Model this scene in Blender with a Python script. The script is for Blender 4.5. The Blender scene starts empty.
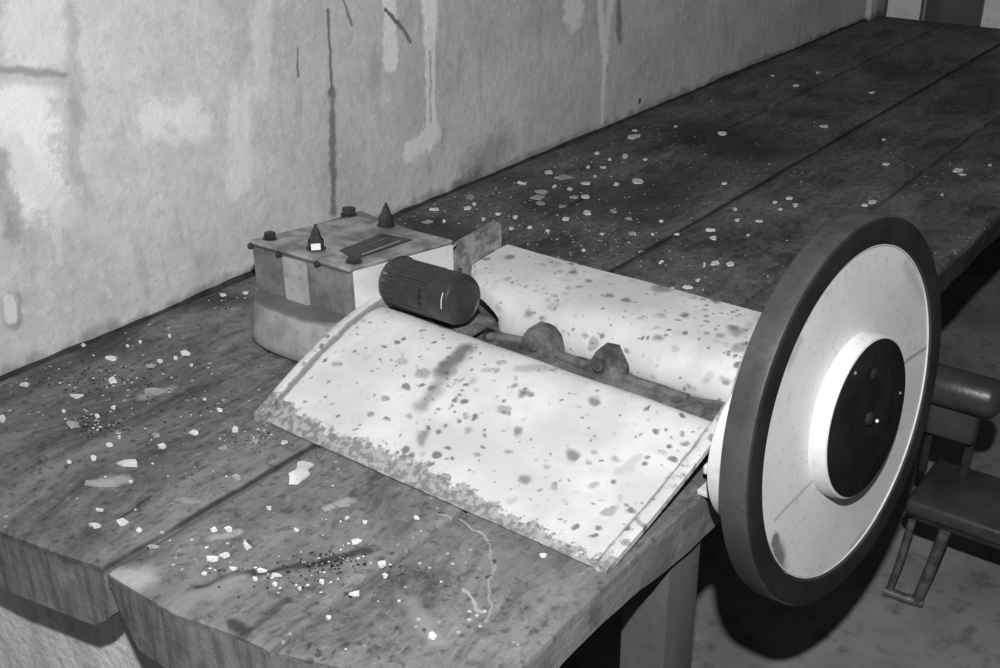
import bpy, bmesh, math, random
from mathutils import Vector, Matrix, noise
S = 1.0                      # metres per layout unit; table top at z = 0 in layout units, floor at z = -0.75
FLOOR = -0.75
C = bpy.context.scene.collection
# ------------------------------------------------------------------ camera
V1 = (1469., -231.); V2 = (-1120., -192.)          # vanishing points of table length and table width
F = math.sqrt(-(V1[0]-500)*(V2[0]-500)-(V1[1]-334)*(V2[1]-334))
def _d(v): return Vector((v[0]-500, -(v[1]-334), -F))
AX = _d(V1).normalized(); AY = _d(V2).normalized(); AZ = AX.cross(AY).normalized(); AY = AZ.cross(AX)
ROT = Matrix((AX, AY, AZ))
CAM = Vector((0, 0, 1.0))
cd = bpy.data.cameras.new('camera'); cam = bpy.data.objects.new('camera', cd); C.objects.link(cam)
cd.sensor_width = 36; cd.sensor_fit = 'HORIZONTAL'; cd.lens = 36*F/1000; cd.clip_start = 0.02
cam.matrix_world = Matrix.Translation(CAM*S) @ ROT.to_4x4()
bpy.context.scene.camera = cam
def ray(u, v): return ROT @ Vector((u-500, -(v-334), -F))
def pl(u, v, z=0.0):
    r = ray(u, v); return CAM + r*((z-1.0)/r.z)
def py(u, v, y):
    r = ray(u, v); return CAM + r*(y/r.y)
# ------------------------------------------------------------------ light: one flash held above the camera, faint room light
w = bpy.data.worlds.new('world'); bpy.context.scene.world = w; w.use_nodes = True
w.node_tree.nodes['Background'].inputs[0].default_value = (1, 1, 1, 1)
w.node_tree.nodes['Background'].inputs[1].default_value = 0.06
ld = bpy.data.lights.new('flash', 'SPOT'); ld.energy = 262; ld.shadow_soft_size = 0.022
ld.spot_size = math.radians(120); ld.spot_blend = 1.0; ld.color = (1, 1, 1)
fl = bpy.data.objects.new('flash', ld); C.objects.link(fl)
fl.location = Vector((-0.02, -0.01, 1.42))*S
fl.rotation_euler = (Vector((2.3, 1.5, 0.25))*S - fl.location).to_track_quat('-Z', 'Y').to_euler()
vs = bpy.context.scene.view_settings
bpy.context.scene.display_settings.display_device = 'sRGB'
vs.view_transform = 'Standard'; vs.look = 'None'; vs.gamma = 1; vs.exposure = 0.0; vs.use_curve_mapping = False

# ------------------------------------------------------------------ material tools
class M:
    def __init__(s, name, rough=0.8, metal=0.0, spec=0.3):
        s.m = bpy.data.materials.new(name); s.m.use_nodes = True
        s.t = s.m.node_tree; s.b = s.t.nodes['Principled BSDF']
        s.b.inputs['Roughness'].default_value = rough; s.b.inputs['Metallic'].default_value = metal
        s.b.inputs['Specular IOR Level'].default_value = spec
        g = s.t.nodes.new('ShaderNodeNewGeometry')
        s.pos = s.vm('SCALE', g.outputs['Position'], None, 1/S)
        s.h = None
    def vm(s, op, a, b=None, k=None):
        n = s.t.nodes.new('ShaderNodeVectorMath'); n.operation = op
        for i, x in ((0, a), (1, b)):
            if x is None: continue
            if isinstance(x, (tuple, Vector)): n.inputs[i].default_value = tuple(x)
            else: s.t.links.new(x, n.inputs[i])
        if k is not None:
            if isinstance(k, (int, float)): n.inputs['Scale'].default_value = k
            else: s.t.links.new(k, n.inputs['Scale'])
        return n.outputs['Value'] if op in ('DOT_PRODUCT', 'LENGTH', 'DISTANCE') else n.outputs['Vector']
    def ma(s, op, a, b=0.0, clamp=False):
        n = s.t.nodes.new('ShaderNodeMath'); n.operation = op; n.use_clamp = clamp
        for i, x in ((0, a), (1, b)):
            if isinstance(x, (int, float)): n.inputs[i].default_value = x
            else: s.t.links.new(x, n.inputs[i])
        return n.outputs[0]
    def noise(s, scale=5, detail=4, st=(1, 1, 1), rough=0.55, off=(0, 0, 0), vec=None):
        v = s.vm('MULTIPLY', s.vm('ADD', vec or s.pos, off), st)
        n = s.t.nodes.new('ShaderNodeTexNoise'); n.inputs['Scale'].default_value = scale
        n.inputs['Detail'].default_value = detail; n.inputs['Roughness'].default_value = rough
        s.t.links.new(v, n.inputs['Vector']); return n.outputs['Fac']
    def noisev(s, scale, amt, detail=2):
        n = s.t.nodes.new('ShaderNodeTexNoise'); n.inputs['Scale'].default_value = scale; n.inputs['Detail'].default_value = detail
        s.t.links.new(s.pos, n.inputs['Vector'])
        return s.vm('SCALE', s.vm('SUBTRACT', n.outputs['Color'], (.5, .5, .5)), None, amt)
    def voro(s, scale, st=(1, 1, 1), vec=None, rnd=1.0):
        n = s.t.nodes.new('ShaderNodeTexVoronoi'); n.inputs['Scale'].default_value = scale; n.inputs['Randomness'].default_value = rnd
        s.t.links.new(s.vm('MULTIPLY', vec or s.pos, st), n.inputs['Vector']); return n
    def rng(s, x, a, b, c=0.0, d=1.0):
        n = s.t.nodes.new('ShaderNodeMapRange'); n.interpolation_type = 'SMOOTHSTEP'
        s.t.links.new(x, n.inputs['Value'])
        # smoothstep clamps in the direction a<b; swap when reversed
        if a > b: a, b, c, d = b, a, d, c
        for k, v in zip(('From Min', 'From Max', 'To Min', 'To Max'), (a, b, c, d)): n.inputs[k].default_value = v
        return n.outputs['Result']
    def mix(s, f, a, b):
        n = s.t.nodes.new('ShaderNodeMix'); n.data_type = 'FLOAT'
        for i, x in ((0, f), (2, a), (3, b)):
            if isinstance(x, (int, float)): n.inputs[i].default_value = x
            else: s.t.links.new(x, n.inputs[i])
        return n.outputs[0]
    def seg(s, vec, a, b, w0, soft, jit=None):
        ba = Vector(b)-Vector(a)
        pa = s.vm('SUBTRACT', vec, tuple(a))
        h = s.ma('MULTIPLY', s.vm('DOT_PRODUCT', pa, tuple(ba)), 1/max(ba.dot(ba), 1e-9), clamp=True)
        q = s.vm('SUBTRACT', pa, s.vm('SCALE', tuple(ba), None, h))
        d_ = s.vm('LENGTH', q)
        if jit is not None: d_ = s.ma('ADD', d_, s.mul(jit, (w0+soft)*1.5))
        return s.rng(d_, w0, w0+soft, 1.0, 0.0)
    def sep(s, v=None):
        n = s.t.nodes.new('ShaderNodeSeparateXYZ'); s.t.links.new(v or s.pos, n.inputs[0]); return n.outputs
    def mul(s, a, b): return s.ma('MULTIPLY', a, b)
    def out(s, val, bump=None, bs=0.3, bd=0.004, rough=None):
        c = s.t.nodes.new('ShaderNodeCombineColor')
        for i in range(3):
            if isinstance(val, (int, float)): c.inputs[i].default_value = val
            else: s.t.links.new(val, c.inputs[i])
        s.t.links.new(c.outputs[0], s.b.inputs['Base Color'])
        if bump is not None:
            n = s.t.nodes.new('ShaderNodeBump'); n.inputs['Strength'].default_value = bs; n.inputs['Distance'].default_value = bd
            s.t.links.new(bump, n.inputs['Height']); s.t.links.new(n.outputs[0], s.b.inputs['Normal'])
        if rough is not None: s.t.links.new(rough, s.b.inputs['Roughness'])
        return s.m

def mat_wall():
    m = M('limewashed_plaster', 0.95, spec=0.15)
    d = m.noisev(14, 0.05, 3)
    P = m.vm('ADD', m.pos, d)
    big = m.noise(2.2, 4, off=(3, 0, 1)); mid = m.noise(9, 5); fine = m.noise(60, 4)
    v = m.mix(m.rng(big, .35, .65), 0.52, 0.62)
    v = m.mix(m.rng(mid, .4, .7), v, m.ma('MULTIPLY', v, 1.13))
    rel = m.noise(34, 7, rough=.75, off=(2, 9, 4)); v = m.mix(m.mul(m.rng(rel, .5, .66), .35), v, .82); v = m.mix(m.mul(m.rng(rel, .48, .33), .22), v, .3)
    str_ = m.noise(16, 4, st=(1, 1, .12), off=(5, 0, 0))
    v = m.mix(m.mul(m.rng(str_, .53, .66), .35), v, .60)
    v = m.mix(m.mul(m.rng(m.noise(22, 4, st=(1, 1, .2), off=(1, 0, 7)), .57, .68), .3), v, .3)
    v = m.mix(m.mul(m.rng(fine, .5, .8), .3), v, .3)
    def W(u, vv): p = py(u, vv, 1.91); return Vector((p.x, 0, p.z))
    Pf = m.vm('MULTIPLY', P, (1, 0, 1))
    P2 = m.vm('MULTIPLY', m.vm('ADD', m.pos, m.noisev(30, .016, 3)), (1, 0, 1))
    def px(u, vv): return (W(u+1, vv)-W(u, vv)).length
    # (u0,v0,u1,v1,width px,soft px,tone,amount,vec)
    L = [(20, 100, 35, 190, 22, 22, .92, .85), (30, 20, 40, 60, 24, 20, .82, .6), (10, 150, 60, 215, 10, 16, .70, .6), (72, 110, 76, 180, 4, 8, .28, .35),
         (155, 118, 195, 125, 10, 16, .85, .7), (240, 95, 240, 185, 7, 9, .82, .7), (262, 0, 258, 90, 6, 10, .8, .55), (165, 125, 175, 132, 1, 6, .42, .4),
         (90, 215, 130, 270, 6, 12, .62, .5), (200, 150, 215, 250, 5, 14, .58, .4), (55, 200, 60, 262, 2, 3, .7, .5),
         (0, 69, 66, 74, 1.2, 5, .24, .8), (8, 76, 60, 80, 4, 10, .38, .5), (68, 10, 78, 120, 3, 8, .30, .4), (0, 160, 15, 230, 6, 10, .26, .6), (205, 258, 212, 262, 2, 8, .36, .4),
         (328, 10, 331, 90, .6, 1.8, .12, .8), (331, 90, 333, 212, 1.6, 4, .17, .85), (338, 90, 338, 130, 2, 3, .6, .5), (344, 0, 352, 25, .5, 1.5, .12, .7), (298, 50, 297, 76, .5, 1.2, .14, .8),
         (389, 0, 389, 63, 6, 3, .88, .85), (384, 10, 396, 22, .8, 1.6, .1, .9), (396, 22, 410, 41, .8, 1.6, .12, .8),
         (429, 0, 429, 38, 6, 3.5, .92, .9), (427, 50, 427, 125, 1.5, 1.5, .9, .85), (433, 50, 433, 125, 1.5, 1.5, .9, .85), (433, 133, 412, 150, 6, 5, .88, .85),
         (574, 0, 575, 12, 8, 4, .9, .8), (600, 0, 604, 50, 2, 2.5, .92, .9), (611, 0, 606, 60, 2, 2.5, .9, .85), (605, 55, 602, 120, 1.2, 1.8, .88, .8),
         (619, 0, 621, 40, 1.2, 3, .16, .7), (633, 0, 636, 12, 1, 2, .6, .6), (632, 30, 634, 52, 1, 2, .6, .6), (639, 102, 640, 100, .8, 1, .06, .9),
         (11, 302, 13, 319, 8, 5, .25, .6), (9, 300, 11, 317, 5, 4, .74, .9), (500, 145, 470, 175, 4, 16, .22, .55), (480, 170, 460, 188, 2, 8, .14, .6)]
    jit = m.ma('SUBTRACT', m.noise(38, 6, rough=.7, off=(8, 8, 8)), .46)
    for (a, b, c, e, wpx, sf, tone, amt) in L:
        k = px((a+c)/2, (b+e)/2)
        v = m.mix(m.mul(m.seg(Pf if sf > 6 else P2, W(a, b), W(c, e), wpx*k, sf*k, jit), amt), v, tone)
    # dirt line where plaster meets the bench
    z = m.sep()[2]
    v = m.mix(m.mul(m.rng(m.ma('ADD', z, m.mul(m.ma('SUBTRACT', m.noise(20, 4), .5), .08)), .03, .0), .6), v, .15)
    h = m.ma('ADD', m.ma('ADD', m.mul(m.noise(26, 6), .5), m.mul(m.noise(7, 4), 1.0)), m.mul(rel, .7))
    return m.out(v, h, .45, .011)

def mat_plank():
    m = M('grimy_timber', 0.8, spec=0.25)
    x, y, z = m.sep()
    warp = m.vm('ADD', m.pos, m.noisev(2.2, .22, 3))
    # along-grain coordinate is x on top, vertical streaks on the ends come from the same stretch across y
    grain = m.noise(30, 5, st=(.12, 1, 1), vec=warp)
    big = m.noise(1.7, 6, rough=.65, off=(4.2, 1, 0), vec=warp); mid = m.noise(6, 7, st=(.6, 1, 1), rough=.7, vec=warp); fine = m.noise(55, 5, rough=.65)
    v = m.mix(m.rng(big, .35, .65), .075, .135)
    v = m.mix(m.mul(m.rng(mid, .47, .66), .55), v, .20)
    v = m.mix(m.mul(m.rng(mid, .5, .34), .75), v, .03)
    v = m.mix(m.mul(m.rng(grain, .5, .7), .35), v, .035)
    v = m.mix(m.mul(m.rng(grain, .46, .32), .2), v, .24)
    v = m.mix(m.mul(m.rng(fine, .50, .68), .6), v, .02)
    fib = m.noise(95, 5, st=(.16, 1, 1), rough=.7, vec=warp); v = m.mix(m.mul(m.rng(fib, .5, .7), .38), v, .04); v = m.mix(m.mul(m.rng(fib, .46, .3), .2), v, .3)
    v = m.mix(m.mul(m.rng(fine, .42, .28), .3), v, .30)
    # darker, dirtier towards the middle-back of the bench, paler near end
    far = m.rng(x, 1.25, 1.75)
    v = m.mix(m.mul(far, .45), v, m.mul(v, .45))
    P = m.vm('MULTIPLY', m.vm('ADD', m.pos, m.noisev(16, .045, 4)), (1, 1, 0))
    def T(u, vv): p = pl(u, vv); return Vector((p.x, p.y, 0))
    top = m.rng(z, -.012, -.004)
    L = [(700, 130, 740, 150, .06, .13, .018, .75), (560, 200, 640, 190, .05, .12, .02, .6), (400, 225, 480, 245, .03, .1, .022, .6), (880, 68, 905, 75, .05, .1, .02, .5), (700, 170, 640, 215, .04, .1, .02, .5),
         (100, 484, 125, 480, .006, .015, .28, .8), (145, 395, 170, 390, .004, .018, .24, .7), (118, 577, 140, 578, .012, .03, .36, .7), (150, 300, 245, 300, .01, .05, .03, .6), (0, 400, 110, 340, .01, .04, .03, .5),
         (195, 585, 330, 560, .001, .008, .02, .85), (325, 562, 370, 548, .002, .012, .015, .8), (180, 600, 235, 585, .008, .02, .22, .6), (235, 620, 245, 628, .004, .012, .015, .8),
         (285, 600, 240, 635, .003, .008, .03, .6), (125, 520, 152, 496, .0008, .004, .02, .8), (180, 500, 200, 502, .002, .006, .24, .6),
         (440, 510, 480, 530, .0006, .0025, .34, .55), (480, 530, 495, 570, .0006, .0025, .34, .55), (495, 570, 485, 620, .0006, .003, .3, .5), (465, 590, 480, 612, .0006, .003, .36, .6),
         (345, 500, 330, 507, .003, .012, .3, .7), (215, 538, 235, 532, .003, .01, .3, .7), (410, 600, 440, 640, .004, .02, .24, .5), (500, 560, 560, 590, .01, .05, .15, .5)]
    for (a, b, c, e, wd, sf, tone, amt) in L:
        v = m.mix(m.mul(m.mul(m.seg(P, T(a, b), T(c, e), wd, sf), amt), top), v, tone)
    # litter of tiny grit on top
    vo = m.voro(75); n2 = m.rng(m.noise(4, 4, off=(0, 7, 0)), .48, .62)
    g = m.mul(m.rng(vo.outputs['Distance'], .26, .2), m.mul(m.rng(m.sep(vo.outputs['Color'])[0], .80, .83), n2))
    v = m.mix(m.mul(m.mul(g, top), .8), v, .42)
    vo2 = m.voro(60, vec=m.vm('ADD', m.vm('ADD', m.pos, m.noisev(50, .035, 3)), (3, 3, 3)))
    g2 = m.mul(m.rng(vo2.outputs['Distance'], .34, .22), m.mul(m.rng(m.sep(vo2.outputs['Color'])[1], .76, .8), m.rng(m.noise(3, 3, off=(6, 6, 0)), .45, .6)))
    v = m.mix(m.mul(g2, .75), v, .02)
    # vertical drip streaks on end grain / sides
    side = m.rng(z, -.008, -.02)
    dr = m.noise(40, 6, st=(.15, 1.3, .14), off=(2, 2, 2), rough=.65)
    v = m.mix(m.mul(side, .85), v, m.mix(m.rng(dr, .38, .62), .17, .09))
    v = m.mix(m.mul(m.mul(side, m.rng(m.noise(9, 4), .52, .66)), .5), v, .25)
    yw = m.ma('ADD', y, m.mul(m.ma('SUBTRACT', m.noise(9, 4, st=(1, .2, .2)), .5), .012))
    v = m.ma('MULTIPLY', v, 1.45)
    for c_, wd in ((1.585, .001), (1.25, .006)):
        dd = m.ma('ABSOLUTE', m.ma('SUBTRACT', yw, c_))
        v = m.mix(m.mul(m.mul(m.rng(dd, wd+.006, wd), .85), top), v, .02)
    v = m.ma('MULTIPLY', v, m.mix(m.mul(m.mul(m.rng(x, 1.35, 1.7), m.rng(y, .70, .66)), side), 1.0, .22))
    h = m.ma('ADD', m.mul(grain, .6), m.ma('ADD', m.mul(fine, .5), m.mul(mid, .9)))
    return m.out(v, h, .6, .006)

def mat_cover(rear=False):
    m = M('rust_spotted_white_paint' if not rear else 'heavily_rusted_white_paint', 0.55, spec=0.35)
    wp = m.vm('ADD', m.pos, m.noisev(40, .02, 3))
    v = m.mix(m.rng(m.noise(7, 5), .35, .65), .57, .69)
    v = m.mix(m.mul(m.rng(m.noise(30, 5, off=(1, 1, 1)), .5, .75), .35), v, .48)
    def spots(sc, thr, r, tone, amt, off, dens=None):
        vo = m.voro(sc, vec=m.vm('ADD', wp, off), rnd=1)
        c = m.sep(vo.outputs['Color'])
        rad = m.ma('MULTIPLY', c[1], r)
        d = m.ma('SUBTRACT', vo.outputs['Distance'], rad)
        k = m.mul(m.rng(d, .13, -.14), m.rng(c[0], thr, thr+.02))
        if dens is not None: k = m.mul(k, dens)
        return m.mul(k, amt), tone
    x, y, z = m.sep()
    cl = m.rng(m.noise(5, 3, off=(9, 2, 0)), .42, .56)
    for sc, thr, r, tone, amt, off, dn in ((26, .42 if rear else .72, .36, .15, .8, (0, 0, 0), None), (55, .45 if rear else .66, .46, .12, .85, (2, 1, 0), cl), (34, .5 if rear else .8, .5, .2, .6, (7, 3, 0), cl),
                                       (15, .55 if rear else .97, .34, .2, .75, (5, 1, 0), None), (100, .8, .4, .13, .7, (1, 8, 0), None)):
        k, t = spots(sc, thr, r, tone, amt, off, dn); v = m.mix(k, v, t)
    if not rear:
        yl = m.ma('ADD', y, m.mul(m.ma('SUBTRACT', m.noise(30, 4, off=(3, 3, 3)), .5), .012))
        for c_ in (1.3745, .6905):
            v = m.mix(m.mul(m.rng(m.ma('ABSOLUTE', m.ma('SUBTRACT', yl, c_)), .006, .001), .75), v, .14)
        ends = m.ma('MAXIMUM', m.rng(y, .70, .688), m.rng(y, 1.368, 1.376))
        v = m.mix(m.mul(m.mul(ends, m.rng(m.noise(42, 5, off=(0, 0, 5), rough=.7), .54, .62)), .7), v, .2)
        n = m.ma('ADD', m.noise(42, 7, rough=.75), m.mul(m.ma('SUBTRACT', m.noise(5, 2), .5), .5))
        edge = m.rng(x, 1.165, 1.09)
        k = m.rng(m.ma('ADD', m.mul(edge, .42), m.mul(n, .9)), .66, .72)
        v = m.mix(m.mul(k, .85), v, m.mix(m.rng(m.noise(90, 4), .42, .58), .14, .34))
        def K(u, vv, zz): p = pl(u, vv, zz); return Vector((p.x, p.y, 0))
        P = m.vm('MULTIPLY', m.vm('ADD', m.pos, m.noisev(35, .03, 4)), (1, 1, 0))
        for (a, b, c, e, wd, sf, tone, amt) in ((466, 362, 444, 382, .004, .024, .1, .85), (440, 385, 423, 402, .001, .024, .2, .7), (422, 416, 420, 428, .001, .011, .16, .75), (520, 378, 545, 384, .004, .012, .3, .6), (640, 446, 620, 462, .002, .01, .4, .5)):
            v = m.mix(m.mul(m.seg(P, K(a, b, .07), K(c, e, .06), wd, sf), amt), v, tone)
    h = m.ma('ADD', m.noise(45, 5), m.mul(m.noise(8, 4), 2))
    return m.out(v, h, .25, .004)

def mat_simple(name, lo, hi, sc=9, rough=.6, metal=0., spec=.3, st=(1, 1, 1), fine=.3, ftone=None, bs=.3, bd=.003, off=(0, 0, 0)):
    m = M(name, rough, metal, spec)
    v = m.mix(m.rng(m.noise(sc, 5, st=st, off=off), .35, .65), lo, hi)
    v = m.mix(m.mul(m.rng(m.noise(sc*7, 4, off=off), .5, .75), fine), v, lo*.5 if ftone is None else ftone)
    return m.out(v, m.noise(sc*6, 5), bs, bd)

def mat_disc(cen, axis):
    m = M('cream_enamel_disc', 0.45, spec=0.4)
    v = m.mix(m.rng(m.noise(5, 5), .35, .65), .64, .74)
    vo = m.voro(90); v = m.mix(m.mul(m.mul(m.rng(vo.outputs['Distance'], .26, .16), m.rng(m.sep(vo.outputs['Color'])[0], .7, .74)), .45), v, .25)
    v = m.mix(m.mul(m.rng(m.noise(60, 4, off=(3, 0, 0)), .55, .75), .25), v, .3)
    def Wp(u, vv):
        r = ray(u, vv); t = (cen-CAM).dot(axis)/r.dot(axis); return CAM+r*t
    P = m.vm('ADD', m.pos, m.noisev(30, .006, 3)); P2 = m.vm('ADD', m.pos, m.noisev(20, .035, 4))
    for (a, b, c, e, wd, sf, tone, amt, q) in ((903, 364, 930, 344, .0012, .0035, .2, .7, P), (815, 478, 775, 520, .0012, .004, .3, .5, P),
            (774, 540, 781, 558, .006, .012, .09, .85, P2), (779, 548, 784, 566, .003, .02, .2, .6, P2), (905, 262, 925, 300, .001, .014, .35, .4, P2), (800, 340, 790, 365, .001, .012, .2, .45, P2), (850, 548, 880, 515, .001, .010, .2, .4, P2)):
        v = m.mix(m.mul(m.seg(q, Wp(a, b), Wp(c, e), wd, sf), amt), v, tone)
    return m.out(v, m.noise(60, 4), .12, .002)

# ------------------------------------------------------------------ mesh tools (layout units)
def thing(name, loc, label, cat, group=None):
    o = bpy.data.objects.new(name, None); C.objects.link(o); o.location = Vector(loc)*S
    o.empty_display_size = .05
    o['label'] = label; o['category'] = cat
    if group: o['group'] = group
    return o
def wloc(o):
    v = Vector(o.location)
    while o.parent: o = o.parent; v += Vector(o.location)
    return v
def obj(name, bm, mat, parent=None, smooth=None, label=None, origin=None):
    if origin is None:
        org = Vector((0, 0, 0))
        n = max(1, len(bm.verts))
        for v in bm.verts: org += v.co/n
        org *= S
    else: org = Vector(origin)*S
    for v in bm.verts: v.co = v.co*S - org
    bmesh.ops.recalc_face_normals(bm, faces=bm.faces)
    me = bpy.data.meshes.new(name)
    if smooth:
        for f in bm.faces: f.smooth = True
        a = math.radians(smooth)
        for e in bm.edges:
            if len(e.link_faces) == 2 and e.calc_face_angle(0) > a: e.smooth = False
    bm.to_mesh(me); bm.free(); me.materials.append(mat)
    o = bpy.data.objects.new(name, me); C.objects.link(o)
    if parent: o.parent = parent; o.location = org - wloc(parent)
    else: o.location = org
    if label: o['label'] = label
    return o
def struct(o): o['kind'] = 'structure'; return o
def box(bm, a, b, bev=0.0, seg=2, mat=None):
    a = Vector(a); b = Vector(b)
    r = bmesh.ops.create_cube(bm, size=1)
    vs_ = r['verts']
    for v in vs_: v.co = Vector([(a[i]+b[i])/2 + v.co[i]*(b[i]-a[i]) for i in range(3)])
    if bev:
        es = list({e for v in vs_ for e in v.link_edges})
        bmesh.ops.bevel(bm, geom=es, offset=bev, segments=seg, affect='EDGES', profile=.5)
def frame(axis):
    z = Vector(axis).normalized(); x = z.orthogonal().normalized(); y = z.cross(x); return x, y, z
def lathe(bm, cen, axis, prof, n=64, close=True, rfun=None):
    """prof = [(offset along axis, radius)]"""
    x, y, z = frame(axis); rings = []; cen = Vector(cen)
    for (o_, r) in prof:
        ring = []
        for i in range(n):
            t = 2*math.pi*i/n; rr = r if rfun is None else rfun(t, o_, r)
            ring.append(bm.verts.new(cen + z*o_ + (x*math.cos(t)+y*math.sin(t))*rr))
        rings.append(ring)
    for a, b in zip(rings, rings[1:]):
        for i in range(n): bm.faces.new((a[i], a[(i+1) % n], b[(i+1) % n], b[i]))
    if close: bm.faces.new(rings[0][::-1]); bm.faces.new(rings[-1])
    return rings
def tube(bm, pts, r, n=12):
    pts = [Vector(p) for p in pts]; prev = None; rings = []
    for i, p in enumerate(pts):
        d = (pts[min(i+1, len(pts)-1)]-pts[max(i-1, 0)]).normalized()
        x = d.orthogonal().normalized() if prev is None else (prev-d*prev.dot(d)).normalized()
        prev = x; y = d.cross(x)
        rings.append([bm.verts.new(p+(x*math.cos(2*math.pi*k/n)+y*math.sin(2*math.pi*k/n))*(r if isinstance(r, (int, float)) else r[i])) for k in range(n)])
    for a, b in zip(rings, rings[1:]):
        for i in range(n): bm.faces.new((a[i], a[(i+1) % n], b[(i+1) % n], b[i]))
    bm.faces.new(rings[0][::-1]); bm.faces.new(rings[-1])
def loft(bm, secs, cap=True, closed=True):
    R_ = [[bm.verts.new(p) for p in s_] for s_ in secs]; n = len(R_[0])
    for a, b in zip(R_, R_[1:]):
        for i in range(n if closed else n-1): bm.faces.new((a[i], a[(i+1) % n], b[(i+1) % n], b[i]))
    if cap: bm.faces.new(R_[0][::-1]); bm.faces.new(R_[-1])
    return R_
def interp(tab, t):
    for (a, va), (b, vb) in zip(tab, tab[1:]):
        if t <= b: 
            f = 0 if b == a else max(0, (t-a)/(b-a)); return va+(vb-va)*f
    return tab[-1][1]
def nz(x, y, z=0.0): return noise.noise(Vector((x, y, z)))

# ------------------------------------------------------------------ materials
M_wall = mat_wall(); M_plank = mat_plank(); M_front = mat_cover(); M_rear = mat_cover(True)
M_floor = mat_simple('concrete_floor', .17, .26, 3.5, .9, fine=.5, ftone=.05, bs=.4, bd=.006)
M_far = mat_simple('dark_far_wall', .16, .22, 3, .9)
M_pale = mat_simple('pale_painted_board', .75, .85, 4, .8)
M_pier = mat_simple('flaking_limewash', .70, .95, 9, .95, st=(1, 1.4, .25), fine=.4, ftone=.2, bs=.5, bd=.008)
M_post = mat_simple('planed_grey_post', .09, .13, 6, .8, st=(1, 1, .2), fine=.3)
M_gear = mat_simple('dirty_grey_casting', .11, .22, 14, .6, fine=.5, ftone=.09, bs=.3)
M_drum = mat_simple('worn_grey_casting', .26, .42, 12, .55, fine=.4, ftone=.14, bs=.25, off=(4, 0, 0))
def mat_base():
    m = M('pale_casting_with_dirty_ledge', .55)
    v = m.mix(m.rng(m.noise(12, 5, off=(4, 0, 0)), .35, .65), .24, .38); v = m.mix(m.mul(m.rng(m.noise(70, 4), .5, .75), .4), v, .14)
    v = m.mix(m.mul(m.rng(m.ma('ADD', m.sep()[2], m.mul(m.ma('SUBTRACT', m.noise(25, 3), .5), .01)), .089, .097), .75), v, .07)
    return m.out(v, m.noise(60, 5), .25, .003)
M_base = mat_base()
M_gtop = mat_simple('smudged_pale_lid', .17, .40, 20, .5, fine=.6, ftone=.10, bs=.25, off=(2, 5, 0))
M_white = mat_simple('white_gloss_paint', .60, .72, 8, .5, fine=.25, ftone=.3, bs=.15)
M_dark = mat_simple('blackened_steel', .028, .045, 30, .45, .2, .45, fine=.4, bs=.3)
M_motor = mat_simple('brown_black_varnish', .028, .05, 14, .4, .1, .5, fine=.4, bs=.3)
M_rust = mat_simple('rusty_iron', .07, .19, 22, .8, .1, .3, fine=.5, ftone=.03, bs=.6, bd=.006)
M_tab = mat_simple('speckled_rusty_plate', .13, .32, 45, .8, fine=.5, ftone=.07, bs=.4)
M_rim = mat_simple('dull_dark_rim', .048, .074, 12, .5, .1, .4, st=(1, 1, 1), fine=.4, bs=.25)
M_rimf = mat_simple('matt_dark_rim_face', .018, .027, 12, .9, 0, .1, fine=.3, bs=.2)
M_hubd = mat_simple('matt_black_cap', .010, .018, 20, .9, 0, .1, fine=.3, bs=.3)
M_flake = mat_simple('paint_flake', .62, .82, 20, .8, bs=.2)
M_flakeg = mat_simple('grey_paint_flake', .30, .42, 20, .8, bs=.2)
M_grit = mat_simple('dark_crumbs', .02, .05, 20, .9)
M_vinyl = mat_simple('scuffed_dark_vinyl', .035, .06, 9, .38, 0, .5, fine=.3, bs=.3)
M_leg = mat_simple('scratched_steel_leg', .07, .14, 30, .5, .3, .5, fine=.4, ftone=.3)
M_label = mat_simple('pale_paper_tag', .75, .85, 9, .7, fine=.1)
M_plate = mat_simple('dark_engraved_plate', .05, .07, 12, .4, .3, .5, fine=.2)

# ------------------------------------------------------------------ setting
FARX = 6.3
bm = bmesh.new(); NX, NZ = 170, 60; secs = []
for i in range(NX+1):
    x = -1.2+(FARX+1.2)*i/NX; col = []
    for j in range(NZ+1):
        z = FLOOR+2.6*j/NZ
        col.append(Vector((x, 1.909+(.010*nz(x*2.1, z*2.1)+.004*nz(x*7, z*7, 3))*min(1, .15+abs(z)*2.5), z)))
    secs.append(col+[Vector((x, 2.06, FLOOR+2.6)), Vector((x, 2.06, FLOOR))])
loft(bm, secs); bmesh.ops.triangulate(bm, faces=[f for f in bm.faces if len(f.verts) > 4])
struct(obj('wall_left', bm, M_wall, smooth=60))
bm = bmesh.new(); box(bm, (-1.3, -2.2, FLOOR-.1), (FARX+.2, 2.06, FLOOR)); struct(obj('floor', bm, M_floor))
bm = bmesh.new(); box(bm, (FARX, -2.2, FLOOR), (FARX+.12, 2.06, 1.9)); struct(obj('wall_back', bm, M_far))
# pier under the near end of the bench: uneven limewashed masonry
bm = bmesh.new(); N = 24
sec = []
for j in range(N+1):
    z = FLOOR+(-FLOOR-.15)*j/N
    sec.append([Vector((.762-.05*(y-1.45)/.33+.006*nz(y*6, z*6, 9), y, z)) for y in [1.05+.86*k/30 for k in range(31)]] + [Vector((1.15, 1.91, z)), Vector((1.15, 1.05, z))])
loft(bm, sec); struct(obj('wall_support', bm, M_pier, smooth=50))
# narrow plaster return (pale upright arris) at the far end of the left wall
bm = bmesh.new(); box(bm, (5.22, 1.885, -.9), (5.30, 1.93, 1.9), .008); struct(obj('trim_1', bm, M_wall))

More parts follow.
